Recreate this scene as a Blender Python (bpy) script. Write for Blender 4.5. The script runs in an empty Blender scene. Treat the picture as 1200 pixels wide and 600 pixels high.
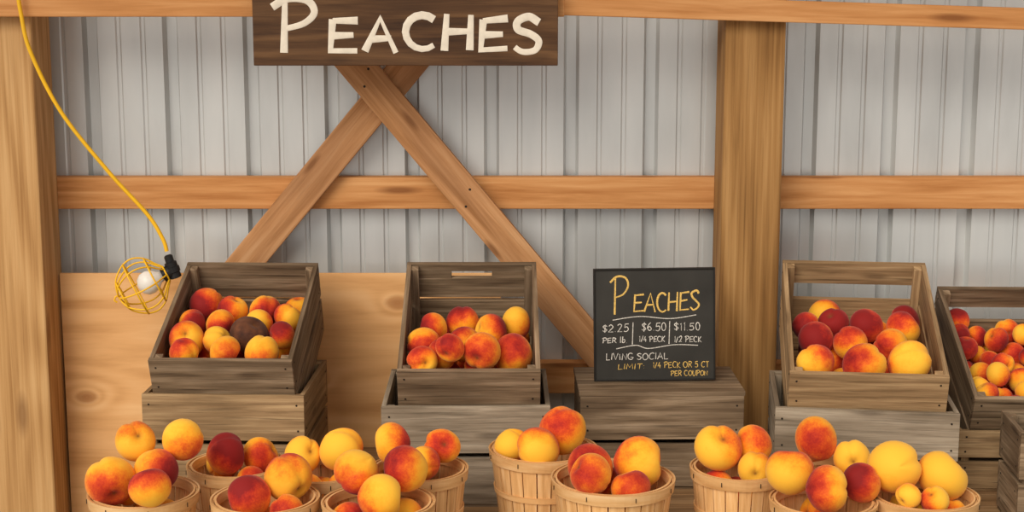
import bpy, math, random
from mathutils import Vector, Matrix, Euler
random.seed(7)
scene = bpy.context.scene
COL = scene.collection

def lin(r, g, b):
    def f(c):
        c /= 255.0
        return c/12.92 if c <= 0.04045 else ((c+0.055)/1.055)**2.4
    return (f(r), f(g), f(b), 1.0)

# ------------------------------------------------------------------ materials
def new_mat(name):
    m = bpy.data.materials.new(name); m.use_nodes = True
    nt = m.node_tree
    for n in list(nt.nodes): nt.nodes.remove(n)
    out = nt.nodes.new('ShaderNodeOutputMaterial')
    b = nt.nodes.new('ShaderNodeBsdfPrincipled')
    nt.links.new(b.outputs[0], out.inputs[0])
    return m, nt, b

def N(nt, t, **kw):
    n = nt.nodes.new(t)
    for k, v in kw.items(): setattr(n, k, v)
    return n

def ramp(nt, stops):
    r = N(nt, 'ShaderNodeValToRGB')
    e = r.color_ramp.elements
    e[0].position, e[0].color = stops[0]
    e[1].position, e[1].color = stops[-1]
    for p, c in stops[1:-1]:
        x = e.new(p); x.color = c
    return r

def mixc(nt, a, b, fac, mode='MIX'):
    m = N(nt, 'ShaderNodeMix', data_type='RGBA', blend_type=mode)
    L = nt.links
    for sock, val in ((m.inputs[6], a), (m.inputs[7], b), (m.inputs[0], fac)):
        if hasattr(val, 'links'): L.new(val, sock)
        else: sock.default_value = val
    return m.outputs[2]

def mathn(nt, op, a, b=0.0, clamp=False):
    m = N(nt, 'ShaderNodeMath', operation=op); m.use_clamp = clamp
    for i, v in enumerate((a, b)):
        if hasattr(v, 'links'): nt.links.new(v, m.inputs[i])
        else: m.inputs[i].default_value = v
    return m.outputs[0]

def wood(name, dark, mid, light, rough=0.75, su=2.5, sv=45, knots=0.6, var=0.25,
         stain=None, stain_amt=0.0, ringy=0.0, kscale=(2.2, 9.0), rfreq=75.0, crack=0.0, fixed=()):
    m, nt, b = new_mat(name); L = nt.links
    uv = N(nt, 'ShaderNodeUVMap')
    mp = N(nt, 'ShaderNodeMapping'); mp.inputs['Scale'].default_value = (su, sv, 1)
    L.new(uv.outputs[0], mp.inputs[0])
    n1 = N(nt, 'ShaderNodeTexNoise'); n1.inputs['Scale'].default_value = 1.0
    n1.inputs['Detail'].default_value = 7; n1.inputs['Roughness'].default_value = 0.62
    n1.inputs['Distortion'].default_value = 0.35
    L.new(mp.outputs[0], n1.inputs['Vector'])
    r = ramp(nt, [(0.28, dark), (0.5, mid), (0.72, light)])
    val = n1.outputs[0]
    kmask = None
    # growth rings swirling around individual knots
    if ringy > 0:
        mp3 = N(nt, 'ShaderNodeMapping'); mp3.inputs['Scale'].default_value = (0.55, 3.2, 1)
        L.new(uv.outputs[0], mp3.inputs[0])
        n3 = N(nt, 'ShaderNodeTexNoise'); n3.inputs['Scale'].default_value = 1.0
        n3.inputs['Detail'].default_value = 1.0; n3.inputs['Distortion'].default_value = 0.4
        L.new(mp3.outputs[0], n3.inputs['Vector'])
        field = n3.outputs[0]
        for (ku, kv, kr) in fixed:
            sub = N(nt, 'ShaderNodeMapping'); sub.inputs['Location'].default_value = (-ku*0.6, -kv, 0); sub.inputs['Scale'].default_value = (0.6, 1, 1)
            L.new(uv.outputs[0], sub.inputs[0])
            ln = N(nt, 'ShaderNodeVectorMath', operation='LENGTH'); L.new(sub.outputs[0], ln.inputs[0])
            dist = mathn(nt, 'DIVIDE', ln.outputs['Value'], kr)
            dist = mathn(nt, 'ADD', dist, mathn(nt, 'MULTIPLY', n1.outputs[0], 0.7))
            g1 = mathn(nt, 'POWER', 2.718, mathn(nt, 'MULTIPLY', dist, -0.55))
            field = mathn(nt, 'ADD', field, mathn(nt, 'MULTIPLY', g1, 0.5))
            km = mathn(nt, 'SUBTRACT', 1.9, dist, clamp=True)
            kmask = km if kmask is None else mathn(nt, 'MAXIMUM', kmask, km)
        w = mathn(nt, 'MULTIPLY', field, rfreq)
        s = mathn(nt, 'SINE', w)
        s = mathn(nt, 'MULTIPLY', s, 0.10*ringy)
        val = mathn(nt, 'ADD', val, s)
    L.new(val, r.inputs[0])
    col = r.outputs[0]
    mp2 = N(nt, 'ShaderNodeMapping'); mp2.inputs['Scale'].default_value = (2.0, 7.0, 1)
    L.new(uv.outputs[0], mp2.inputs[0])
    n2 = N(nt, 'ShaderNodeTexNoise'); n2.inputs['Scale'].default_value = 1.3
    n2.inputs['Detail'].default_value = 5
    L.new(mp2.outputs[0], n2.inputs['Vector'])
    if stain is not None:
        rr = ramp(nt, [(0.42, (0, 0, 0, 1)), (0.66, (1, 1, 1, 1))])
        L.new(n2.outputs[0], rr.inputs[0])
        f = mathn(nt, 'MULTIPLY', rr.outputs[0], stain_amt)
        col = mixc(nt, col, stain, f)
    if crack > 0:
        mc = N(nt, 'ShaderNodeMapping'); mc.inputs['Scale'].default_value = (5, 150, 1)
        L.new(uv.outputs[0], mc.inputs[0])
        nc = N(nt, 'ShaderNodeTexNoise'); nc.inputs['Scale'].default_value = 1.0; nc.inputs['Detail'].default_value = 4
        L.new(mc.outputs[0], nc.inputs['Vector'])
        rc = ramp(nt, [(0.30, (1, 1, 1, 1)), (0.44, (0, 0, 0, 1))]); L.new(nc.outputs[0], rc.inputs[0])
        f = mathn(nt, 'MULTIPLY', rc.outputs[0], crack)
        col = mixc(nt, col, (dark[0]*0.4, dark[1]*0.4, dark[2]*0.4, 1), f)
    dk = (dark[0]*0.5, dark[1]*0.42, dark[2]*0.4, 1)
    if knots > 0 and not fixed:
        mk = N(nt, 'ShaderNodeMapping'); mk.inputs['Scale'].default_value = (kscale[0], kscale[1], 1)
        L.new(uv.outputs[0], mk.inputs[0])
        v = N(nt, 'ShaderNodeTexVoronoi', voronoi_dimensions='2D'); v.inputs['Scale'].default_value = 1.0
        L.new(mk.outputs[0], v.inputs['Vector'])
        rk = ramp(nt, [(0.035, (1, 1, 1, 1)), (0.10, (0, 0, 0, 1))])
        L.new(v.outputs['Distance'], rk.inputs[0])
        f = mathn(nt, 'MULTIPLY', rk.outputs[0], knots)
        col = mixc(nt, col, dk, f)
    if kmask is not None:
        col = mixc(nt, col, (dark[0]*0.62, dark[1]*0.5, dark[2]*0.45, 1), mathn(nt, 'MULTIPLY', kmask, knots))
    g = N(nt, 'ShaderNodeNewGeometry')
    t = mathn(nt, 'MULTIPLY', g.outputs['Random Per Island'], var)
    t = mathn(nt, 'ADD', t, 1.0-var*0.5)
    vv = N(nt, 'ShaderNodeHueSaturation')
    L.new(t, vv.inputs['Value']); L.new(col, vv.inputs['Color'])
    L.new(vv.outputs[0], b.inputs['Base Color'])
    b.inputs['Roughness'].default_value = rough
    b.inputs['Specular IOR Level'].default_value = 0.25
    bp = N(nt, 'ShaderNodeBump'); bp.inputs['Strength'].default_value = 0.4
    bp.inputs['Distance'].default_value = 0.002
    L.new(n1.outputs[0], bp.inputs['Height']); L.new(bp.outputs[0], b.inputs['Normal'])
    return m

M_GIRT = wood('pine_lumber', lin(180, 118, 64), lin(206, 145, 88), lin(224, 167, 110), ringy=0.5, knots=0.8, kscale=(1.3, 7), rfreq=45)
M_POST = wood('treated_post_wood', lin(126, 88, 46), lin(160, 118, 68), lin(182, 140, 88), ringy=0.9, su=1.2, sv=60, knots=0.7, kscale=(1.3, 4.5), var=0.05, rfreq=60, crack=0.25)
M_POSTL = wood('pale_post_wood', lin(158, 114, 66), lin(188, 144, 92), lin(208, 166, 114), ringy=0.7, su=1.2, sv=60, knots=0.6, kscale=(1.3, 4.5), var=0.05, rfreq=60, crack=0.15)
M_BRACE = wood('brace_wood', lin(158, 108, 64), lin(192, 139, 92), lin(212, 163, 116), ringy=0.45, knots=0.7, stain=lin(142, 102, 72), stain_amt=0.4, rfreq=45, crack=0.2)
M_PLY = wood('plywood', lin(202, 148, 92), lin(226, 173, 116), lin(238, 191, 136), su=1.2, sv=14, ringy=0.75, knots=0.75, var=0.02, rfreq=55,
             fixed=((-.57, .05, .015), (.335, .33, .017), (-.30, -.10, .011), (.10, .10, .011), (-.47, -.28, .010)))
M_CRATE = wood('weathered_crate_wood', lin(80, 62, 44), lin(136, 114, 89), lin(176, 153, 126), ringy=0.3, knots=0.5,
               stain=lin(88, 70, 52), stain_amt=0.7, var=0.45, su=3, sv=60, crack=0.65)
M_CRATE_G = wood('grey_crate_wood', lin(102, 90, 74), lin(152, 137, 117), lin(188, 173, 152), knots=0.5,
               stain=lin(108, 92, 74), stain_amt=0.65, var=0.4, su=3, sv=60, crack=0.6)
M_CRATE_B = wood('brown_crate_wood', lin(108, 83, 55), lin(164, 133, 96), lin(198, 167, 125), knots=0.5,
               stain=lin(112, 88, 60), stain_amt=0.6, var=0.4, su=3, sv=60, crack=0.6)
M_BASK = wood('basket_veneer', lin(192, 140, 84), lin(222, 174, 116), lin(240, 200, 148), knots=0.0, var=0.26, su=6, sv=90, rough=0.6, crack=0.2)
M_TABLE = wood('table_plank_wood', lin(110, 80, 50), lin(154, 118, 80), lin(184, 150, 110), knots=0.5, stain=lin(100, 74, 50), stain_amt=0.5, crack=0.4)
M_SIGN = wood('dark_sign_wood', lin(54, 33, 18), lin(86, 58, 34), lin(112, 80, 50), knots=0.3, var=0.05, su=2.5, sv=38, rough=0.6, crack=0.3, ringy=0.5)

def plain(name, c, rough=0.6, metallic=0.0, nscale=0, namt=0.0, spec=0.3):
    m, nt, b = new_mat(name)
    b.inputs['Roughness'].default_value = rough
    b.inputs['Metallic'].default_value = metallic
    b.inputs['Specular IOR Level'].default_value = spec
    tc = N(nt, 'ShaderNodeTexCoord')
    n = N(nt, 'ShaderNodeTexNoise'); n.inputs['Scale'].default_value = nscale or 20
    n.inputs['Detail'].default_value = 5
    nt.links.new(tc.outputs['Object'], n.inputs['Vector'])
    d = 1-namt
    r = ramp(nt, [(0.3, (c[0]*d, c[1]*d, c[2]*d, 1)), (0.7, (min(1, c[0]*(1+namt)), min(1, c[1]*(1+namt)), min(1, c[2]*(1+namt)), 1))])
    nt.links.new(n.outputs[0], r.inputs[0]); nt.links.new(r.outputs[0], b.inputs['Base Color'])
    return m

M_PAINT = plain('white_sign_paint', lin(232, 222, 204), 0.7, nscale=60, namt=0.08)
M_CHALKY = plain('yellow_chalk', lin(214, 176, 96), 0.9, nscale=400, namt=0.45)
M_CHALKW = plain('white_chalk', lin(206, 200, 190), 0.9, nscale=400, namt=0.4)
M_SLATE = plain('slate_board', lin(50, 48, 44), 0.75, nscale=7, namt=0.3)
M_FRAME = plain('black_frame', lin(28, 24, 20), 0.5, nscale=20, namt=0.1)
M_YEL = plain('yellow_rubber', lin(238, 184, 30), 0.45, nscale=20, namt=0.05)
M_BLK = plain('black_rubber', lin(25, 24, 24), 0.5, nscale=20, namt=0.1)
M_NAIL = plain('nail_head', lin(50, 42, 36), 0.5, metallic=0.6, nscale=80, namt=0.2)
M_BULB = plain('frosted_bulb', lin(235, 232, 225), 0.25, nscale=20, namt=0.02)
M_FLOOR = plain('gravel_floor', lin(150, 138, 120), 0.95, nscale=30, namt=0.35)

m, nt, b = new_mat('painted_steel_siding'); M_METAL = m
tc = N(nt, 'ShaderNodeTexCoord'); mp = N(nt, 'ShaderNodeMapping'); mp.inputs['Scale'].default_value = (4, 1, 0.9)
nt.links.new(tc.outputs['Object'], mp.inputs[0])
n = N(nt, 'ShaderNodeTexNoise'); n.inputs['Scale'].default_value = 1.6; n.inputs['Detail'].default_value = 5
nt.links.new(mp.outputs[0], n.inputs['Vector'])
r = ramp(nt, [(0.25, lin(186, 188, 187)), (0.5, lin(204, 206, 205)), (0.75, lin(217, 218, 216))])
nt.links.new(n.outputs[0], r.inputs[0]); nt.links.new(r.outputs[0], b.inputs['Base Color'])
b.inputs['Roughness'].default_value = 0.32; b.inputs['Metallic'].default_value = 0.4

# peach
m, nt, b = new_mat('peach_skin'); M_PEACH = m; L = nt.links
ab = N(nt, 'ShaderNodeAttribute', attribute_name='blush')
ar = N(nt, 'ShaderNodeAttribute', attribute_name='redness')
ast = N(nt, 'ShaderNodeAttribute', attribute_name='stem')
ahu = N(nt, 'ShaderNodeAttribute', attribute_name='tone')
tc = N(nt, 'ShaderNodeTexCoord')
n1 = N(nt, 'ShaderNodeTexNoise'); n1.inputs['Scale'].default_value = 22; n1.inputs['Detail'].default_value = 5; n1.inputs['Roughness'].default_value = 0.6
n2 = N(nt, 'ShaderNodeTexNoise'); n2.inputs['Scale'].default_value = 260; n2.inputs['Detail'].default_value = 3
L.new(tc.outputs['Object'], n1.inputs['Vector']); L.new(tc.outputs['Object'], n2.inputs['Vector'])
v = mathn(nt, 'MULTIPLY', ab.outputs['Fac'], 0.50)
a1 = mathn(nt, 'MULTIPLY', mathn(nt, 'SUBTRACT', n1.outputs[0], 0.5), 0.95)
a2 = mathn(nt, 'MULTIPLY', mathn(nt, 'SUBTRACT', n2.outputs[0], 0.5), 0.22)
v = mathn(nt, 'ADD', v, a1); v = mathn(nt, 'ADD', v, a2); v = mathn(nt, 'ADD', v, mathn(nt, 'SUBTRACT', ar.outputs['Fac'], 0.04))
r = ramp(nt, [(0.0, lin(250, 192, 60)), (0.30, lin(250, 166, 34)), (0.48, lin(240, 126, 30)), (0.64, lin(214, 74, 28)), (0.82, lin(178, 38, 26)), (1.0, lin(124, 22, 24))])
r.color_ramp.interpolation = 'B_SPLINE'
L.new(v, r.inputs[0])
dk = mathn(nt, 'SUBTRACT', ar.outputs['Fac'], 1.3, clamp=True)
dk = mathn(nt, 'MULTIPLY', dk, 3.0, clamp=True)
bc = ramp(nt, [(0.35, lin(62, 34, 24)), (0.65, lin(112, 68, 44))]); L.new(n1.outputs[0], bc.inputs[0])
c = mixc(nt, r.outputs[0], bc.outputs[0], dk)
c = mixc(nt, c, lin(110, 66, 28), ast.outputs['Fac'])
hs = N(nt, 'ShaderNodeHueSaturation')
L.new(c, hs.inputs['Color']); L.new(ahu.outputs['Fac'], hs.inputs['Value']); hs.inputs['Saturation'].default_value = 1.0
L.new(hs.outputs[0], b.inputs['Base Color'])
b.inputs['Roughness'].default_value = 0.72; b.inputs['Specular IOR Level'].default_value = 0.18
b.inputs['Sheen Weight'].default_value = 0.1; b.inputs['Sheen Roughness'].default_value = 0.5
bp = N(nt, 'ShaderNodeBump'); bp.inputs['Strength'].default_value = 0.2; bp.inputs['Distance'].default_value = 0.001
L.new(n2.outputs[0], bp.inputs['Height']); L.new(bp.outputs[0], b.inputs['Normal'])

# ------------------------------------------------------------------ mesh builder
class MB:
    def __init__(s): s.v = []; s.f = []; s.uv = []; s.m = []
    def box(s, c, size, R=None, axis=0, mi=0, off=None):
        hx, hy, hz = size[0]/2, size[1]/2, size[2]/2
        c = Vector(c)
        if off is None: off = (random.uniform(0, 30), random.uniform(0, 30))
        loc = [Vector((x*hx, y*hy, z*hz)) for x in (-1, 1) for y in (-1, 1) for z in (-1, 1)]
        b = len(s.v)
        for p in loc:
            q = R @ p if R is not None else p
            s.v.append(tuple(c+q))
        fs = [(0, 1, 3, 2), (4, 6, 7, 5), (0, 4, 5, 1), (2, 3, 7, 6), (0, 2, 6, 4), (1, 5, 7, 3)]
        oth = [i for i in range(3) if i != axis]
        for f in fs:
            s.f.append(tuple(b+i for i in f)); s.m.append(mi)
            s.uv.append([(loc[i][axis]+off[0], loc[i][oth[0]]+loc[i][oth[1]]+off[1]) for i in f])
    def cyl(s, p0, p1, r0, r1=None, n=16, mi=0, cap=True):
        r1 = r0 if r1 is None else r1
        p0 = Vector(p0); p1 = Vector(p1); d = (p1-p0).normalized()
        a = d.orthogonal().normalized(); c = d.cross(a)
        b = len(s.v)
        for p, r in ((p0, r0), (p1, r1)):
            for i in range(n):
                t = 2*math.pi*i/n
                s.v.append(tuple(p+a*math.cos(t)*r+c*math.sin(t)*r))
        for i in range(n):
            j = (i+1) % n
            s.f.append((b+i, b+j, b+n+j, b+n+i)); s.m.append(mi); s.uv.append([(0, i/n), (0, (i+1)/n), (1, (i+1)/n), (1, i/n)])
        if cap:
            s.f.append(tuple(b+i for i in range(n))[::-1]); s.m.append(mi); s.uv.append([(0, 0)]*n)
            s.f.append(tuple(b+n+i for i in range(n))); s.m.append(mi); s.uv.append([(0, 0)]*n)
    def loft(s, rings, mi=0, closed=True, cap=False):
        b = len(s.v); n = len(rings[0])
        for rg in rings:
            for p in rg: s.v.append(tuple(p))
        for k in range(len(rings)-1):
            for i in range(n if closed else n-1):
                j = (i+1) % n
                s.f.append((b+k*n+i, b+k*n+j, b+(k+1)*n+j, b+(k+1)*n+i)); s.m.append(mi)
                s.uv.append([(k*.05, i*.01), (k*.05, (i+1)*.01), ((k+1)*.05, (i+1)*.01), ((k+1)*.05, i*.01)])
        if cap:
            s.f.append(tuple(b+i for i in range(n))[::-1]); s.m.append(mi); s.uv.append([(0, 0)]*n)
            s.f.append(tuple(b+(len(rings)-1)*n+i for i in range(n))); s.m.append(mi); s.uv.append([(0, 0)]*n)
    def finish(s, name, mats, bevel=0.0, parent=None, smooth=False, loc=(0, 0, 0), rot=(0, 0, 0)):
        me = bpy.data.meshes.new(name)
        me.from_pydata(s.v, [], s.f); me.update()
        ul = me.uv_layers.new(name='UVMap')
        k = 0
        for fi, uv in enumerate(s.uv):
            for u in uv:
                ul.data[k].uv = u; k += 1
        for mt in mats: me.materials.append(mt)
        for p, mi in zip(me.polygons, s.m):
            p.material_index = mi; p.use_smooth = smooth
        o = bpy.data.objects.new(name, me); COL.objects.link(o)
        o.location = loc; o.rotation_euler = rot
        if bevel > 0:
            bm = o.modifiers.new('bevel', 'BEVEL'); bm.width = bevel; bm.segments = 2
            bm.limit_method = 'ANGLE'
        if parent is not None: o.parent = parent
        return o

def empty(name, loc=(0, 0, 0), rot=(0, 0, 0)):
    o = bpy.data.objects.new(name, None); COL.objects.link(o)
    o.location = loc; o.rotation_euler = rot; o.empty_display_size = 0.05
    return o

def curve(name, polys, r, mat, parent=None, loc=(0, 0, 0), rot=(0, 0, 0), scale=(1, 1, 1), cyclic=False, res=3):
    cu = bpy.data.curves.new(name, 'CURVE'); cu.dimensions = '3D'
    cu.bevel_depth = r; cu.bevel_resolution = res; cu.use_fill_caps = True
    for pl in polys:
        sp = cu.splines.new('POLY'); sp.points.add(len(pl)-1)
        for i, p in enumerate(pl):
            sp.points[i].co = (p[0], p[1], p[2], 1)
            if len(p) > 3: sp.points[i].radius = p[3]
        sp.use_cyclic_u = cyclic
    o = bpy.data.objects.new(name, cu); COL.objects.link(o)
    cu.materials.append(mat)
    o.location = loc; o.rotation_euler = rot; o.scale = scale
    if parent is not None: o.parent = parent
    return o

def catmull(pts, n=8):
    if len(pts) < 3: return pts
    P = [pts[0]]+list(pts)+[pts[-1]]; out = []
    for i in range(1, len(P)-2):
        p0, p1, p2, p3 = P[i-1], P[i], P[i+1], P[i+2]
        for k in range(n):
            t = k/n
            out.append(tuple(0.5*((2*b)+(-a+c)*t+(2*a-5*b+4*c-d)*t*t+(-a+3*b-3*c+d)*t**3) for a, b, c, d in zip(p0, p1, p2, p3)))
    out.append(tuple(pts[-1]))
    return out

# ------------------------------------------------------------------ peaches
def peach_template(nu=32, nv=18):
    dirs = []; faces = []
    dirs.append((0, 0, 1))
    for j in range(1, nv):
        th = math.pi*j/nv
        for i in range(nu):
            ph = 2*math.pi*i/nu
            dirs.append((math.sin(th)*math.cos(ph), math.sin(th)*math.sin(ph), math.cos(th)))
    dirs.append((0, 0, -1))
    for i in range(nu):
        faces.append((0, 1+i, 1+(i+1) % nu))
    for j in range(nv-2):
        for i in range(nu):
            a = 1+j*nu+i; b2 = 1+j*nu+(i+1) % nu
            faces.append((a, a+nu, b2+nu, b2))
    last = len(dirs)-1; base = 1+(nv-2)*nu
    for i in range(nu):
        faces.append((last, base+(i+1) % nu, base+i))
    pts = []; stem = []
    for d in dirs:
        th = math.acos(max(-1, min(1, d[2]))); ph = math.atan2(d[1], d[0])
        r = 1.0
        r -= 0.30*math.exp(-(th/0.36)**2)
        r -= 0.11*math.exp(-(ph/0.20)**2)*math.sin(th)**0.7
        r += 0.02*math.exp(-((abs(ph)-0.5)/0.3)**2)*math.sin(th)
        r += 0.05*math.exp(-((math.pi-th)/0.28)**2)
        pts.append((d[0]*r*1.03, d[1]*r, d[2]*r*0.95))
        stem.append(0.9*math.exp(-(th/0.17)**2))
    return dirs, pts, stem, faces
PD, PP, PS, PF = peach_template()

def peaches_obj(name, lst, parent):
    V = []; F = []; BL = []; RD = []; ST = []; TN = []
    for it in lst:
        x, y, z, r, red = it[:5]
        q = Euler((random.uniform(0, 6.28), random.uniform(0, 6.28), random.uniform(0, 6.28))).to_matrix()
        bd = Vector((random.gauss(0, 1), random.gauss(0, 1), random.gauss(0, 1))).normalized()
        if random.random() < 0.25: bd = (bd + Vector((0, -0.6, 0.9))).normalized()
        s3 = (random.uniform(0.95, 1.05), random.uniform(0.96, 1.03), random.uniform(0.93, 1.03))
        c = Vector((x, y, z)); base = len(V); tone = random.uniform(0.88, 1.04)
        for d, p, s in zip(PD, PP, PS):
            w = q @ Vector((p[0]*s3[0], p[1]*s3[1], p[2]*s3[2]))
            V.append((c.x+w.x*r, c.y+w.y*r, c.z+w.z*r))
            BL.append((q @ Vector(d)).dot(bd)); RD.append(red); ST.append(s); TN.append(tone)
        F += [tuple(base+i for i in f) for f in PF]
    me = bpy.data.meshes.new(name); me.from_pydata(V, [], F); me.update()
    for an, arr in (('blush', BL), ('redness', RD), ('stem', ST), ('tone', TN)):
        at = me.attributes.new(an, 'FLOAT', 'POINT'); at.data.foreach_set('value', arr)
    me.polygons.foreach_set('use_smooth', [True]*len(me.polygons))
    me.materials.append(M_PEACH)
    o = bpy.data.objects.new(name, me); COL.objects.link(o); o.parent = parent
    return o

def rest_z(x, y, r, placed, zmin):
    z = zmin
    for p in placed:
        d2 = (p[0]-x)**2+(p[1]-y)**2; R = p[3]+r
        if d2 < R*R: z = max(z, p[2]+math.sqrt(R*R-d2)*0.985)
    return z

def relax(tops, zf, iters=40):
    T = [list(t) for t in tops]
    for _ in range(iters):
        for i in range(len(T)):
            for j in range(i+1, len(T)):
                a, b2 = T[i], T[j]
                d = Vector((b2[0]-a[0], b2[1]-a[1], b2[2]-a[2])); R = (a[3]+b2[3])*0.97
                if 1e-6 < d.length < R:
                    pu = d.normalized()*(R-d.length)*0.5
                    for k, f in ((0, 1), (1, 1), (2, 0.6)):
                        a[k] -= pu[k]*f; b2[k] += pu[k]*f
        for a in T:
            for _ in range(12):
                zm = zf(a[0], a[1], a[3])
                if zm is not None: break
                a[0] *= 0.96; a[1] = a[1]*0.97 if abs(a[1]) > 0.02 else a[1]
            if zm is not None: a[2] = max(a[2], zm)
    return [tuple(a) for a in T]

def fill(tops, zf, xr, yr, rr, level, k, nmax, reds, samples=260):
    fl = []
    for _ in range(nmax):
        best = None
        r = random.uniform(*rr)
        for _ in range(samples):
            x = random.uniform(*xr); y = random.uniform(*yr)
            zm = zf(x, y, r)
            if zm is None: continue
            z = rest_z(x, y, r, fl, zm)
            if z > level+k*y: continue
            bad = False
            for p in tops:
                if (p[0]-x)**2+(p[1]-y)**2+(p[2]-z)**2 < ((p[3]+r)*0.95)**2: bad = True; break
            if bad: continue
            if best is None or z-k*y < best[3]: best = (x, y, z, z-k*y)
        if best is None: continue
        fl.append((best[0], best[1], best[2], r, random.choice(reds)+random.uniform(-.08, .08)))
    return fl

# ------------------------------------------------------------------ crates
def crate(w, d, h, mat, name='wooden_crate', rows=2, gap=0.012, slot=False, lid=False, loc=(0, 0, 0), rot=(0, 0, 0), open_top=False):
    B = MB(); t = 0.014; sh = (h-0.008-gap*(rows-1))/rows
    j = lambda a: random.uniform(-a, a)
    for k in range(rows):
        z = 0.008+sh/2+k*(sh+gap)
        B.box((0, t/2, z), (w, t, sh), R=Euler((0, j(.005), 0)).to_matrix(), axis=0)
        if slot and k == rows-1:
            y = d-t/2; sl = min(0.11, w*0.32); shh = 0.022; top = 0.022
            zt = z+sh/2
            B.box((0, y, zt-top/2), (w, t, top), axis=0)
            lowh = sh-top-shh
            B.box((0, y, z-sh/2+lowh/2), (w, t, lowh), axis=0)
            sw = (w-sl)/2
            B.box((-w/2+sw/2, y, zt-top-shh/2), (sw, t, shh+.001), axis=0)
            B.box((w/2-sw/2, y, zt-top-shh/2), (sw, t, shh+.001), axis=0)
        else:
            if open_top and k == rows-1:
                B.box((0, d-t/2, z+sh*0.18), (w, t, sh*0.62), axis=0)
            else:
                B.box((0, d-t/2, z), (w, t, sh), axis=0)
        for sx in (-1, 1):
            B.box((sx*(w/2-0.006), d/2, z+j(.001)), (0.012, d-2*t-0.001, sh-0.002), axis=1, R=Euler((j(.003), 0, 0)).to_matrix())
    for sx in (-1, 1):
        for y in (t+0.011, d-t-0.011):
            B.box((sx*(w/2-0.012-0.010), y, h/2+0.002), (0.020, 0.021, h-0.012), axis=2)
    nb = 5; bw = (d-0.004)/nb
    for k in range(nb):
        B.box((0, 0.002+bw*(k+0.5), 0.004), (w-0.004, bw-0.006, 0.008), axis=0)
    if lid:
        nb = 3; bw = d/nb
        for k in range(nb):
            B.box((0, bw*(k+0.5), h+0.006), (w+0.006, bw-0.004, 0.012), axis=0)
    for k in range(rows):
        for sx in (-1, 1):
            for dz in (-0.28, 0.28):
                z = 0.008+sh/2+k*(sh+gap)+dz*sh
                B.cyl((sx*(w/2-0.018)+j(.003), 0.002, z), (sx*(w/2-0.018), -0.0012, z), 0.0028, n=8, mi=1)
                B.cyl((sx*(w/2-0.002), d-0.03, z), (sx*(w/2+0.0012), d-0.03, z), 0.0028, n=8, mi=1)
                B.cyl((sx*(w/2-0.002), 0.03, z), (sx*(w/2+0.0012), 0.03, z), 0.0028, n=8, mi=1)
    return B.finish(name, [mat, M_NAIL], bevel=0.0018, loc=loc, rot=rot)

TZ = 0.65      # table top
WY = 4.5       # camera to wall distance (camera at y=-4.5)
def Y(D): return D-WY

def crate_peaches(o, w, d, al, tops, rr, reds, L0, K, backlim):
    """coordinates (x, dy, dz) with dz vertical, relative to the crate's lower front edge; L0+K*dy is the heap surface"""
    t = 0.016; ca, sa = math.cos(al), math.sin(al)
    def zf(x, y, r):
        if abs(x) > w/2-t+0.001-r: return None
        z = max((t-.006+r+y*sa)/ca, (t+r-y*ca)/sa)
        if y*ca+z*sa > d-t-r: return None
        return z
    T = [(max(-w/2+t+r, min(w/2-t-r, x)), y, L0+K*y, r, red) for x, y, r, red in tops]
    T = relax(T, zf)
    F = fill(T, zf, (-w/2, w/2), (-0.1, backlim), rr, L0-(0.03 if tops else 0.0), K, 90, reds)
    loc = [(x, y*ca+z*sa, -y*sa+z*ca, r, red) for x, y, z, r, red in T+F]
    peaches_obj('peaches', loc, o)

H = 0.26
A1 = math.radians(21)
def stack(X, D, wl, dl, wu, du, matl, matu, yaw, tops, slot=False, open_top=False, rr=(.038, .044), reds=(.4, .55, .7), L0=0.225, K=0.2, backlim=0.36, hl=H, al=A1, s=0.13, hu=0.23, dx=0.0):
    lo = crate(wl, dl, hl, matl, loc=(X, Y(D), TZ), rot=(0, 0, yaw))
    R = Matrix.Rotation(yaw, 3, 'Z')
    off = R @ Vector((dx, 0.017+s*math.sin(al), 0))
    zz = TZ+hl-s*math.cos(al)
    up = crate(wu, du, hu, matu, loc=(X+off.x, Y(D)+off.y, zz), slot=slot, open_top=open_top)
    up.rotation_euler = (Matrix.Rotation(yaw, 3, 'Z') @ Matrix.Rotation(al, 3, 'X')).to_euler()
    crate_peaches(up, wu, du, al, tops, rr, reds, L0, K, backlim)
    return lo, up

stack(-0.735, 3.85, 0.415, 0.385, 0.365, 0.48, M_CRATE_B, M_CRATE, math.radians(-2),
      [(-.114, .284, .048, .78), (-.035, .25, .041, .6), (.06, .237, .044, .5), (.125, .21, .040, .62),
       (-.10, .06, .047, .45), (.035, .095, .050, 1.75), (.12, .09, .037, .6), (.0, -.015, .042, .22), (.095, -.02, .044, .3),
       (-.105, -.02, .038, .35), (-.05, .15, .042, .5), (-.12, .16, .038, .7), (.05, .16, .036, .4), (-.035, .06, .038, .38)])
stack(-0.114, 3.74, 0.418, 0.385, 0.352, 0.52, M_CRATE_G, M_CRATE, math.radians(0.5),
      [(-.12, .097, .041, .6), (-.014, .09, .046, .4), (-.022, .23, .043, .6), (.062, .18, .045, .5), (.115, .22, .041, .3),
       (.112, .03, .052, .42), (.026, -.03, .048, .32), (-.07, .03, .039, .5), (-.115, -.03, .038, .35), (-.042, -.045, .036, .45),
       (-.10, .19, .04, .55)],
      slot=True, dx=0.008, backlim=.30)
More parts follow.
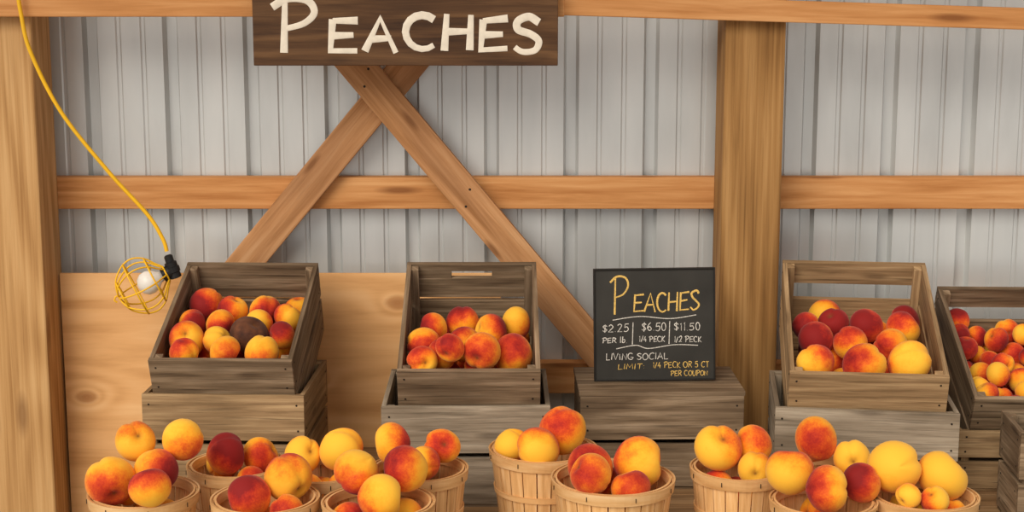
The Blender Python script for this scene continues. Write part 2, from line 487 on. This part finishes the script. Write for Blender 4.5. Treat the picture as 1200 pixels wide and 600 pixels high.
stack(0.868, 3.70, 0.443, 0.385, 0.38, 0.54, M_CRATE_G, M_CRATE_B, math.radians(-7),
      [(-.116, .14, .046, .9), (-.071, .238, .042, .85), (.02, .23, .045, .65), (.114, .22, .046, .4), (-.125, -.005, .048, .3), (-.03, .117, .044, .4),
       (-.006, -.01, .052, .38), (.105, .01, .054, .52), (.07, .11, .044, .35), (-.14, .22, .038, .65)],
      open_top=True, rr=(.040, .046))
stack(1.375, 3.86, 0.46, 0.385, 0.40, 0.50, M_CRATE_B, M_CRATE, math.radians(-2), [], rr=(.029, .035), reds=(.35, .45, .6),
      L0=0.22, K=0.25, backlim=0.36, hl=0.16, al=math.radians(24), hu=0.22, s=0.12, open_top=True)
crate(0.42, 0.2, 0.25, M_CRATE, loc=(1.405, Y(3.53), TZ), rot=(0, 0, math.radians(-4)))
ck = crate(0.42, 0.27, H-0.012, M_CRATE, loc=(0.385, Y(3.88), TZ), rot=(0, 0, math.radians(1)), lid=True)

# ------------------------------------------------------------------ baskets
def basket(X, D, Rt, tops, seed, reds=(.25, .42, .6), rr=(.036, .046)):
    random.seed(seed); Hh = 0.20
    o_loc = (X, Y(D), TZ)
    B = MB(); Rb = Rt*0.80; ns = 22
    def rad(z): return Rb+(Rt-Rb)*(z/Hh)
    zs = [0.0, Hh*0.33, Hh*0.66, Hh]
    for k in range(ns):
        a0 = 2*math.pi*(k+0.04)/ns; a1 = 2*math.pi*(k+0.96)/ns
        jj = random.uniform(-.0008, .0008); off = (random.uniform(0, 20), random.uniform(0, 20))
        b = len(B.v)
        for z in zs:
            for dr in (0, -0.003):
                for a in (a0, (a0+a1)/2, a1):
                    r = rad(z)+dr+jj
                    B.v.append((r*math.cos(a), r*math.sin(a), z))
        def quad(i, jx, k2, l):
            B.f.append((b+i, b+jx, b+k2, b+l)); B.m.append(0)
            B.uv.append([(B.v[b+q][2]+off[0], (q % 3)*0.012+off[1]) for q in (i, jx, k2, l)])
        for zi in range(3):
            u = zi*6; v2 = u+6
            quad(u, u+1, v2+1, v2); quad(u+1, u+2, v2+2, v2+1)
            quad(u+4, u+3, v2+3, v2+4); quad(u+5, u+4, v2+4, v2+5)
            quad(u+3, u, v2, v2+3); quad(u+2, u+5, v2+5, v2+2)
        quad(18, 19, 22, 21); quad(19, 20, 23, 22); quad(1, 0, 3, 4); quad(2, 1, 4, 5)
    def hoop(z0, z1, out, th, n=56):
        off = (random.uniform(0, 20), random.uniform(0, 20)); b = len(B.v)
        for i in range(n):
            a = 2*math.pi*i/n
            for z, dr in ((z0, 0), (z1, 0), (z1, th), (z0, th)):
                r = rad(min(max(z, 0), Hh))+out+dr
                B.v.append((r*math.cos(a), r*math.sin(a), z))
        for i in range(n):
            j2 = (i+1) % n
            for e in range(4):
                e2 = (e+1) % 4
                B.f.append((b+i*4+e, b+i*4+e2, b+j2*4+e2, b+j2*4+e)); B.m.append(0)
                u0, u1 = i*0.014, (i+1)*0.014
                B.uv.append([(u0+off[0], e*.01+off[1]), (u0+off[0], (e+1)*.01+off[1]), (u1+off[0], (e+1)*.01+off[1]), (u1+off[0], e*.01+off[1])])
    hoop(Hh-0.022, Hh+0.003, 0.0012, 0.004)
    hoop(Hh-0.018, Hh+0.003, -0.0088, 0.0045)
    hoop(Hh*0.50, Hh*0.50+0.014, 0.0012, 0.0028)
    hoop(0.004, 0.016, 0.0012, 0.0028)
    B.cyl((0, 0, 0.001), (0, 0, 0.006), Rb-0.004, n=32)
    for k in range(8):
        a = 2*math.pi*k/8+0.3; r = Rt+0.0055
        B.cyl((r*math.cos(a), r*math.sin(a), Hh-0.014), (r*math.cos(a), r*math.sin(a), Hh-0.004), 0.0009, n=5, mi=1)
    o = B.finish('fruit_basket', [M_BASK, M_NAIL], loc=o_loc, rot=(0, 0, 0))
    def zf(x, y, r):
        rho = math.hypot(x, y)
        if rho > Rt+0.01: return None
        zw = max(r+0.006, (rho+r+0.009-Rb)*Hh/(Rt-Rb))
        if rho > Rt-r-0.008:
            dd = Rt-0.004-rho
            zr = Hh+math.sqrt(max(0, (r+.004)**2-dd*dd))*0.9
            return zr
        return zw
    T = relax([(x, y, Hh+h, r, red) for x, y, h, r, red in tops], zf)
    F = fill(T, zf, (-Rt, Rt), (-Rt, Rt), rr, Hh-0.006, 0.0, 40, reds, samples=260)
    peaches_obj('peaches', T+F, o)
    return o

# (x, y, height of centre above the rim, radius, redness)
basket(-0.800, 3.26, .115, [(-.055, -.03, .036, .053, .32), (.028, .0, .056, .048, .6), (-.016, .04, .096, .043, .12), (.062, .04, .090, .046, .2), (.033, -.06, .016, .043, .6)], 11)
basket(-0.632, 3.46, .110, [(-.02, -.02, .031, .048, .75), (.05, .03, .012, .042, .3)], 12)
basket(-0.530, 3.22, .112, [(.045, .03, .036, .053, .32), (-.03, -.02, .010, .047, .6)], 13)
basket(-0.433, 3.42, .106, [(-.038, .02, .029, .042, .2), (.036, .02, .041, .050, .3)], 14)
basket(-0.2845, 3.195, .117, [(-.048, .03, .056, .051, .45), (.054, .04, .060, .050, .58), (.008, -.04, .024, .051, .2)], 15)
basket(-0.212, 3.43, .108, [(-.062, .01, .056, .046, .5), (.05, .02, .045, .040, .3), (.015, -.035, .025, .040, .35)], 16)
basket(0.0744, 3.585, .125, [(.036, .005, .036, .058, .26), (-.012, -.05, .008, .051, .5), (-.065, -.01, -.008, .044, .4)], 17, reds=(.4, .5))
basket(0.2257, 3.36, .134, [(.060, .02, .030, .059, .58), (-.05, .015, .018, .053, .45), (-.05, -.07, .000, .048, .35), (.03, -.075, -.006, .043, .4)], 18)
basket(0.518, 3.435, .107, [(-.045, .005, .046, .054, .08), (.035, .045, .040, .045, .2), (.03, -.04, .010, .038, .15)], 19)
basket(0.735, 3.42, .104, [(-.042, .01, .068, .051, .28), (.03, -.02, .033, .042, .08)], 22)
basket(0.6656, 3.205, .110, [(-.056, .03, .052, .052, .38), (.012, -.015, .034, .050, .45), (.062, .0, .016, .043, .65)], 20)
basket(0.890, 3.24, .112, [(-.062, .01, .060, .059, .08), (.040, .02, .038, .055, .25), (-.048, -.07, .014, .028, .3), (.0, -.07, .012, .030, .35)], 21)

random.seed(3)
# ------------------------------------------------------------------ building
B = MB(); prof = []
x = -2.6; per = 0.229
while x < 2.6:
    for dx, dy in ((0.0, 0.0), (0.008, 0.026), (0.036, 0.026), (0.044, 0.0), (0.095, 0.0), (0.099, 0.004), (0.107, 0.004), (0.111, 0.0),
                   (0.165, 0.0), (0.169, 0.004), (0.177, 0.004), (0.181, 0.0)):
        prof.append((x+dx, dy))
    x += per
b0 = len(B.v)
for px, py in prof:
    for z in (0.0, 2.75):
        B.v.append((px, 0.002+py, z))
for i in range(len(prof)-1):
    B.f.append((b0+i*2, b0+i*2+2, b0+i*2+3, b0+i*2+1)); B.m.append(0); B.uv.append([(0, 0)]*4)
wall = B.finish('wall_back', [M_METAL])

B = MB(); B.box((0, -2.2, -0.02), (7, 7, 0.04)); B.finish('floor', [M_FLOOR])
B = MB(); B.box((0, -0.55, 2.78), (5.2, 1.3, 0.04)); B.finish('shading_ceiling', [M_GIRT])  # unseen stall roof, added and kept short to dim light from above

def board(name, c, size, mat, axis=0, rot=(0, 0, 0), bevel=0.003, off=None, nails=()):
    B = MB(); B.box((0, 0, 0), size, axis=axis, off=off)
    for (nx, nz) in nails:
        B.cyl((nx, -size[1]/2+.001, nz), (nx, -size[1]/2-.0012, nz), 0.0038, n=10, mi=1)
    return B.finish(name, [mat, M_NAIL], bevel=bevel, loc=c, rot=rot)

board('wooden_post', (-1.392, Y(4.358), 1.2), (0.184, 0.176, 2.4), M_POSTL, axis=2, bevel=0.006)
board('wooden_post', (0.6595, Y(4.358), 1.2), (0.163, 0.176, 2.4), M_POST, axis=2, bevel=0.006)
board('trim_3', (0.0, -0.0255, 1.346), (5.0, 0.049, 0.0915), M_GIRT)
board('trim_4', (0.0, -0.0255, 0.80), (5.0, 0.049, 0.0915), M_GIRT)
def brace(p0, p1, yc, w, th, mat, nails=()):
    p0 = Vector((p0[0], 0, p0[1])); p1 = Vector((p1[0], 0, p1[1])); d = p1-p0
    ang = -math.atan2(d.z, d.x)
    c = (p0+p1)/2; c.y = yc
    board('cross_brace', c, (d.length, th, w), mat, rot=(0, ang, 0), nails=nails)
k = (0.220+0.432)/(0.927-1.711)
brace((-0.432+k*(1.84-1.711), 1.84), (-0.432+k*(0.62-1.711), 0.62), Y(4.3975), 0.094, 0.030, M_BRACE,
      nails=((-.60, .02), (-.57, -.02), (-.16, .02), (-.13, -.02)))
k2 = (-0.759+0.2947)/(1.156-1.709)
brace((-0.2947+k2*(1.84-1.709), 1.84), (-0.2947+k2*(0.75-1.709), 0.75), Y(4.431), 0.092, 0.030, M_BRACE)
board('plywood_sheet', (-0.663, Y(4.4055), 0.70), (1.262, 0.012, 0.843), M_PLY, bevel=0.001, off=(0, 0))
board('trim_1', (-0.75, Y(4.24), 1.8985), (1.78, 0.038, 0.095), M_GIRT)
ang = math.atan(0.031)
board('trim_2', (0.136+0.93, Y(4.245), 1.885-0.030), (2.0, 0.040, 0.058), M_GIRT, rot=(0, ang, 0))

# ------------------------------------------------------------------ table
B = MB(); yy = Y(3.0); x0, x1 = -0.945, 1.95; xc = (x0+x1)/2
while yy < Y(4.25):
    B.box((xc, yy+0.07, TZ-0.019), (x1-x0, 0.136, 0.038), axis=0); yy += 0.14
for sx in (-0.85, 0.1, 1.0, 1.85):
    for yv in (Y(3.08), Y(4.15)):
        B.box((sx, yv, (TZ-0.038)/2), (0.088, 0.088, TZ-0.038), axis=2)
    B.box((sx, Y(3.62), TZ-0.038-0.045), (0.038, 0.97, 0.088), axis=1)
B.box((xc, Y(3.02), TZ-0.085), (x1-x0-.05, 0.03, 0.09), axis=0)
B.finish('display_table', [M_TABLE], bevel=0.002)

# ------------------------------------------------------------------ lettering
def arc(cx, cy, rx, ry, a0, a1, n=12):
    return [(cx+rx*math.cos(math.radians(a0+(a1-a0)*i/n)), cy+ry*math.sin(math.radians(a0+(a1-a0)*i/n))) for i in range(n+1)]
Sm = lambda pts: catmull(pts, 6)
FONT = {
 'P': (.72, [[(.10, -.0), (.14, .96)], Sm([(-.10, .84), (.2, 1.0), (.56, .96), (.68, .74), (.48, .54), (.12, .44)])]),
 'E': (.66, [[(.66, .98), (.05, .94)], [(.05, .98), (.02, .02), (.68, .06)], [(.04, .5), (.56, .53)]]),
 'A': (.82, [[(.0, .0), (.40, 1.0), (.80, .0)], [(.12, .36), (.68, .38)]]),
 'C': (.72, [arc(.42, .5, .42, .5, 48, 310)]),
 'H': (.72, [[(.04, .0), (.06, 1.0)], [(.68, .0), (.66, 1.0)], [(.05, .48), (.66, .52)]]),
 'S': (.64, [Sm([(.62, .84), (.40, 1.0), (.10, .88), (.12, .64), (.40, .50), (.62, .30), (.50, .06), (.22, .0), (.0, .14)])]),
 'R': (.72, [[(.04, .0), (.06, 1.0)], Sm([(.02, .97), (.4, 1.0), (.62, .80), (.45, .54), (.06, .46)]), [(.3, .5), (.72, .0)]]),
 'L': (.56, [[(.04, 1.0), (.02, .02), (.58, .04)]]),
 'I': (.2, [[(.1, .0), (.1, 1.0)]]),
 'V': (.7, [[(.0, 1.0), (.34, .0), (.7, 1.0)]]),
 'N': (.7, [[(.03, .0), (.04, 1.0), (.66, .02), (.68, 1.0)]]),
 'G': (.76, [arc(.42, .5, .42, .5, 50, 345)+[(.44, .42)]]),
 'O': (.8, [arc(.4, .5, .4, .5, 0, 360, 18)]),
 'M': (.9, [[(.0, .0), (.12, 1.0), (.45, .3), (.78, 1.0), (.9, .0)]]),
 'T': (.7, [[(.0, .98), (.7, 1.0)], [(.35, 1.0), (.34, .0)]]),
 'K': (.66, [[(.04, .0), (.05, 1.0)], [(.6, 1.0), (.08, .45), (.64, .0)]]),
 'U': (.7, [Sm([(.02, 1.0), (.02, .35), (.3, .0), (.62, .2), (.68, 1.0)])]),
 'l': (.2, [[(.1, .0), (.1, 1.1)]]),
 'b': (.55, [[(.04, 1.1), (.04, .0)], arc(.26, .28, .24, .28, 180, 540, 12)]),
 '.': (.18, [[(.06, .0), (.1, .04)]]),
 ':': (.22, [[(.08, .15), (.1, .2)], [(.08, .65), (.1, .7)]]),
 '$': (.6, [Sm([(.56, .80), (.3, .92), (.05, .75), (.3, .5), (.56, .28), (.3, .08), (.02, .2)]), [(.3, -.08), (.31, 1.1)]]),
 '1': (.25, [[(.1, .85), (.18, 1.0), (.16, .0)]]),
 '2': (.62, [Sm([(.04, .8), (.3, 1.0), (.56, .76), (.3, .35), (.0, .0)])+[(.6, .03)]]),
 '5': (.6, [[(.56, 1.0), (.1, .98), (.06, .55)]+Sm([(.06, .55), (.4, .62), (.56, .32), (.34, .02), (.0, .1)])]),
 '6': (.6, [Sm([(.5, .98), (.16, .7), (.04, .3), (.3, .0), (.54, .24), (.34, .5), (.08, .34)])]),
 '0': (.6, [arc(.3, .5, .28, .5, 0, 360, 14)]),
 '4': (.6, [[(.4, 1.0), (.0, .36), (.6, .38)], [(.42, .62), (.40, .0)]]),
 '/': (.4, [[(.0, -.05), (.4, 1.05)]]),
}
def text(s, x, z, h, wfac=1.0, track=0.18, jit=0.03, end=None):
    tot = 0
    for ch in s: tot += (0.5 if ch == ' ' else FONT[ch][0]+track)
    if end is not None: wfac = (end-x)/(tot*h)
    out = []; cx = x
    for ch in s:
        if ch == ' ': cx += 0.5*h*wfac; continue
        w, st = FONT[ch]; dz = random.uniform(-jit, jit)*h; sl = random.uniform(-.5, 1.2)*jit*1.6; sc = 1+random.uniform(-1, 1)*jit*1.5
        for pl in st:
            n = len(pl); f = 1.0 if n <= 5 else 0.25
            ph = random.uniform(0, 6); wob = [random.uniform(-1, 1)*jit*0.7 for _ in range(2)]
            out.append([(cx+(p[0]+sl*p[1]+wob[0]*math.sin(ph+i*1.9*f))*h*wfac, 0.0, z+(p[1]*sc+wob[1]*math.cos(ph+i*1.5*f))*h+dz,
                         0.88+0.22*math.sin(1.2+i*2.5/max(1, n-1))) for i, p in enumerate(pl)])
        cx += (w+track)*h*wfac
    return out

sgx0, sgx1, sgz0, sgz1 = -0.6846, 0.1216, 1.724, 1.955
sign = empty('peaches_sign', ((sgx0+sgx1)/2, Y(4.185), (sgz0+sgz1)/2))
B = MB(); B.box((0, 0, 0), (sgx1-sgx0, 0.026, sgz1-sgz0), axis=0)
B.finish('board', [M_SIGN], bevel=0.002, parent=sign)
px2x = lambda p: (p-600)*0.0005405*4.17-(sgx0+sgx1)/2
pz = lambda z: z-(sgz0+sgz1)/2
st = text('P', px2x(326), pz(1.758), 0.142, wfac=1.0, jit=.0)
st += text('EACHES', px2x(386), pz(1.764), 0.090, track=0.20, jit=0.045, end=px2x(643))
curve('lettering', st, 0.0100, M_PAINT, parent=sign, loc=(0, -0.0135, 0), scale=(1, 0.18, 1))

cbw, cbh = 0.318, 0.296
cb = empty('chalkboard', (0.3745, Y(3.985), TZ+H+0.003), (math.radians(-5), math.radians(-0.8), math.radians(0)))
B = MB(); B.box((0, 0.006, cbh/2), (cbw-0.004, 0.008, cbh-0.004)); B.finish('slate', [M_SLATE], parent=cb)
B = MB(); fw = 0.004
for sx in (-1, 1): B.box((sx*(cbw/2-fw/2), 0.005, cbh/2), (fw, 0.015, cbh), axis=2)
for z in (fw/2, cbh-fw/2): B.box((0, 0.005, z), (cbw-2*fw, 0.015, fw), axis=0)
B.box((0, 0.042, 0.094), (0.03, 0.004, 0.160), R=Euler((math.radians(25), 0, 0)).to_matrix(), axis=2)
B.finish('frame', [M_FRAME], bevel=0.001, parent=cb)
cu = lambda p: (p-767)*0.00223
cv = lambda p: (447-p)*0.00223
yel = text('P', cu(718), cv(368), 0.098, wfac=0.62, jit=.02)
yel += text('EACHES', cu(743), cv(365), 0.047, track=.14, end=cu(821), jit=0.06)
curve('title_chalk', yel, 0.0026, M_CHALKY, parent=cb, loc=(0, 0.0018, 0), scale=(1, 0.2, 1))
J = 0.05
yel = text('LIMIT:', cu(724), cv(433), 0.014, end=cu(757), jit=J) + text('1/4 PECK OR 5 CT', cu(765), cv(432), 0.015, end=cu(832), jit=J)
yel += text('PER COUPON', cu(786), cv(442), 0.013, end=cu(830), jit=J)
curve('limit_chalk', yel, 0.0010, M_CHALKY, parent=cb, loc=(0, 0.0018, 0), scale=(1, 0.3, 1))
wh = [catmull([(cu(718), 0, cv(375)), (cu(750), 0, cv(371)), (cu(785), 0, cv(374)), (cu(816), 0, cv(370))])]
wh += text('$2.25', cu(706), cv(389), 0.020, end=cu(738), jit=J) + text('$6.50', cu(752), cv(388), 0.020, end=cu(782), jit=J) + text('$11.50', cu(790), cv(388), 0.020, end=cu(822), jit=J)
wh += text('PER lb.', cu(706), cv(402), 0.014, end=cu(736), jit=J) + text('1/4 PECK', cu(749), cv(401), 0.015, end=cu(780), jit=J) + text('1/2 PECK', cu(790), cv(402), 0.015, end=cu(823), jit=J)
wh += [[(cu(742), 0, cv(378)), (cu(741), 0, cv(404))], [(cu(785), 0, cv(377)), (cu(784), 0, cv(404))]]
wh += [catmull([(cu(722), 0, cv(409)), (cu(745), 0, cv(405)), (cu(760), 0, cv(409)), (cu(790), 0, cv(405)), (cu(818), 0, cv(406))])]
wh += text('LIVING SOCIAL', cu(710), cv(422), 0.017, end=cu(784), jit=J)
curve('price_chalk', wh, 0.0011, M_CHALKW, parent=cb, loc=(0, 0.0018, 0), scale=(1, 0.3, 1))

# ------------------------------------------------------------------ work light
wl = empty('caged_work_light', (-0.945, Y(4.23), 1.205))
pts = [(-1.31, Y(4.2), 1.93), (-1.303, Y(4.2), 1.86), (-1.283, Y(4.2), 1.759), (-1.212, Y(4.21), 1.598), (-1.094, Y(4.22), 1.435), (-0.996, Y(4.23), 1.317), (-0.957, Y(4.23), 1.25), (-0.947, Y(4.23), 1.215)]
o = Vector(wl.location)
curve('cord', [catmull([tuple(Vector(p)-o) for p in pts], 10)], 0.0055, M_YEL, parent=wl)
B = MB()
def ringpts(c, ax, r, n=18):
    ax = Vector(ax).normalized(); a = ax.orthogonal().normalized(); b2 = ax.cross(a)
    return [Vector(c)+a*r*math.cos(2*math.pi*i/n)+b2*r*math.sin(2*math.pi*i/n) for i in range(n)]
hd = Vector((0.30, 0, -1)).normalized()
rs = [(0, .007), (.004, .012), (.02, .012), (.022, .017), (.034, .017), (.036, .020), (.05, .020), (.052, .017), (.066, .018), (.068, .012)]
B.loft([ringpts(hd*t, hd, r) for t, r in rs], cap=True)
ax = Vector((-0.86, -0.25, -0.42)).normalized(); s0 = hd*0.045
B.loft([ringpts(s0+ax*t, ax, r) for t, r in ((0, .018), (.012, .020), (.03, .020), (.032, .016))], cap=True)
B.finish('socket', [M_BLK], parent=wl, smooth=False)
B = MB(); bc = s0+ax*0.03
B.loft([ringpts(bc+ax*t, ax, r) for t, r in ((0, .013), (.012, .017), (.024, .028), (.040, .033), (.056, .031), (.068, .021), (.073, .008), (.074, .001))], cap=True)
B.finish('bulb', [M_BULB], parent=wl, smooth=True)
a = ax.orthogonal().normalized(); b2 = ax.cross(a); polys = []
prof = [(0.02, .022), (.035, .040), (.055, .066), (.084, .080), (.115, .074), (.145, .050), (.158, .024), (.162, 0.0)]
for i in range(8):
    t = 2*math.pi*i/8
    polys.append([tuple(p) for p in catmull([tuple(s0+ax*u+(a*math.cos(t)+b2*math.sin(t))*r) for u, r in prof], 4)])
for u, r in ((0.02, .022), (.055, .066), (.112, .076), (.150, .042)):
    rp = ringpts(s0+ax*u, ax, r, 30); polys.append([tuple(p) for p in rp+[rp[0]]])
hk = [s0+ax*.160, s0+ax*.170+Vector((0, 0, .008)), s0+ax*.176, s0+ax*.168+Vector((0, 0, -.010))]
polys.append(catmull([tuple(p) for p in hk], 5))
curve('cage', polys, 0.0023, M_YEL, parent=wl)

# ------------------------------------------------------------------ light
w = bpy.data.worlds.new('World'); scene.world = w; w.use_nodes = True
bg = w.node_tree.nodes['Background']; bg.inputs[0].default_value = (1.0, 0.955, 0.90, 1); bg.inputs[1].default_value = 0.74
def sun(name, d, e, angle, col):
    l = bpy.data.lights.new(name, 'SUN'); l.energy = e; l.angle = math.radians(angle); l.color = col
    o = bpy.data.objects.new(name, l); COL.objects.link(o)
    o.rotation_euler = Vector(d).to_track_quat('-Z', 'Y').to_euler(); o.location = (0, -3, 4)
sun('soft_daylight', (0.45, 0.77, -0.60), 2.6, 42, (1.0, 0.925, 0.81))

cam = bpy.data.cameras.new('camera'); co = bpy.data.objects.new('camera', cam); COL.objects.link(co)
cam.sensor_width = 36; cam.lens = 55
co.location = (0, -WY, 1.94); co.rotation_euler = (math.radians(90-9.9), 0, 0)
scene.camera = co
scene.view_settings.view_transform = 'Standard'
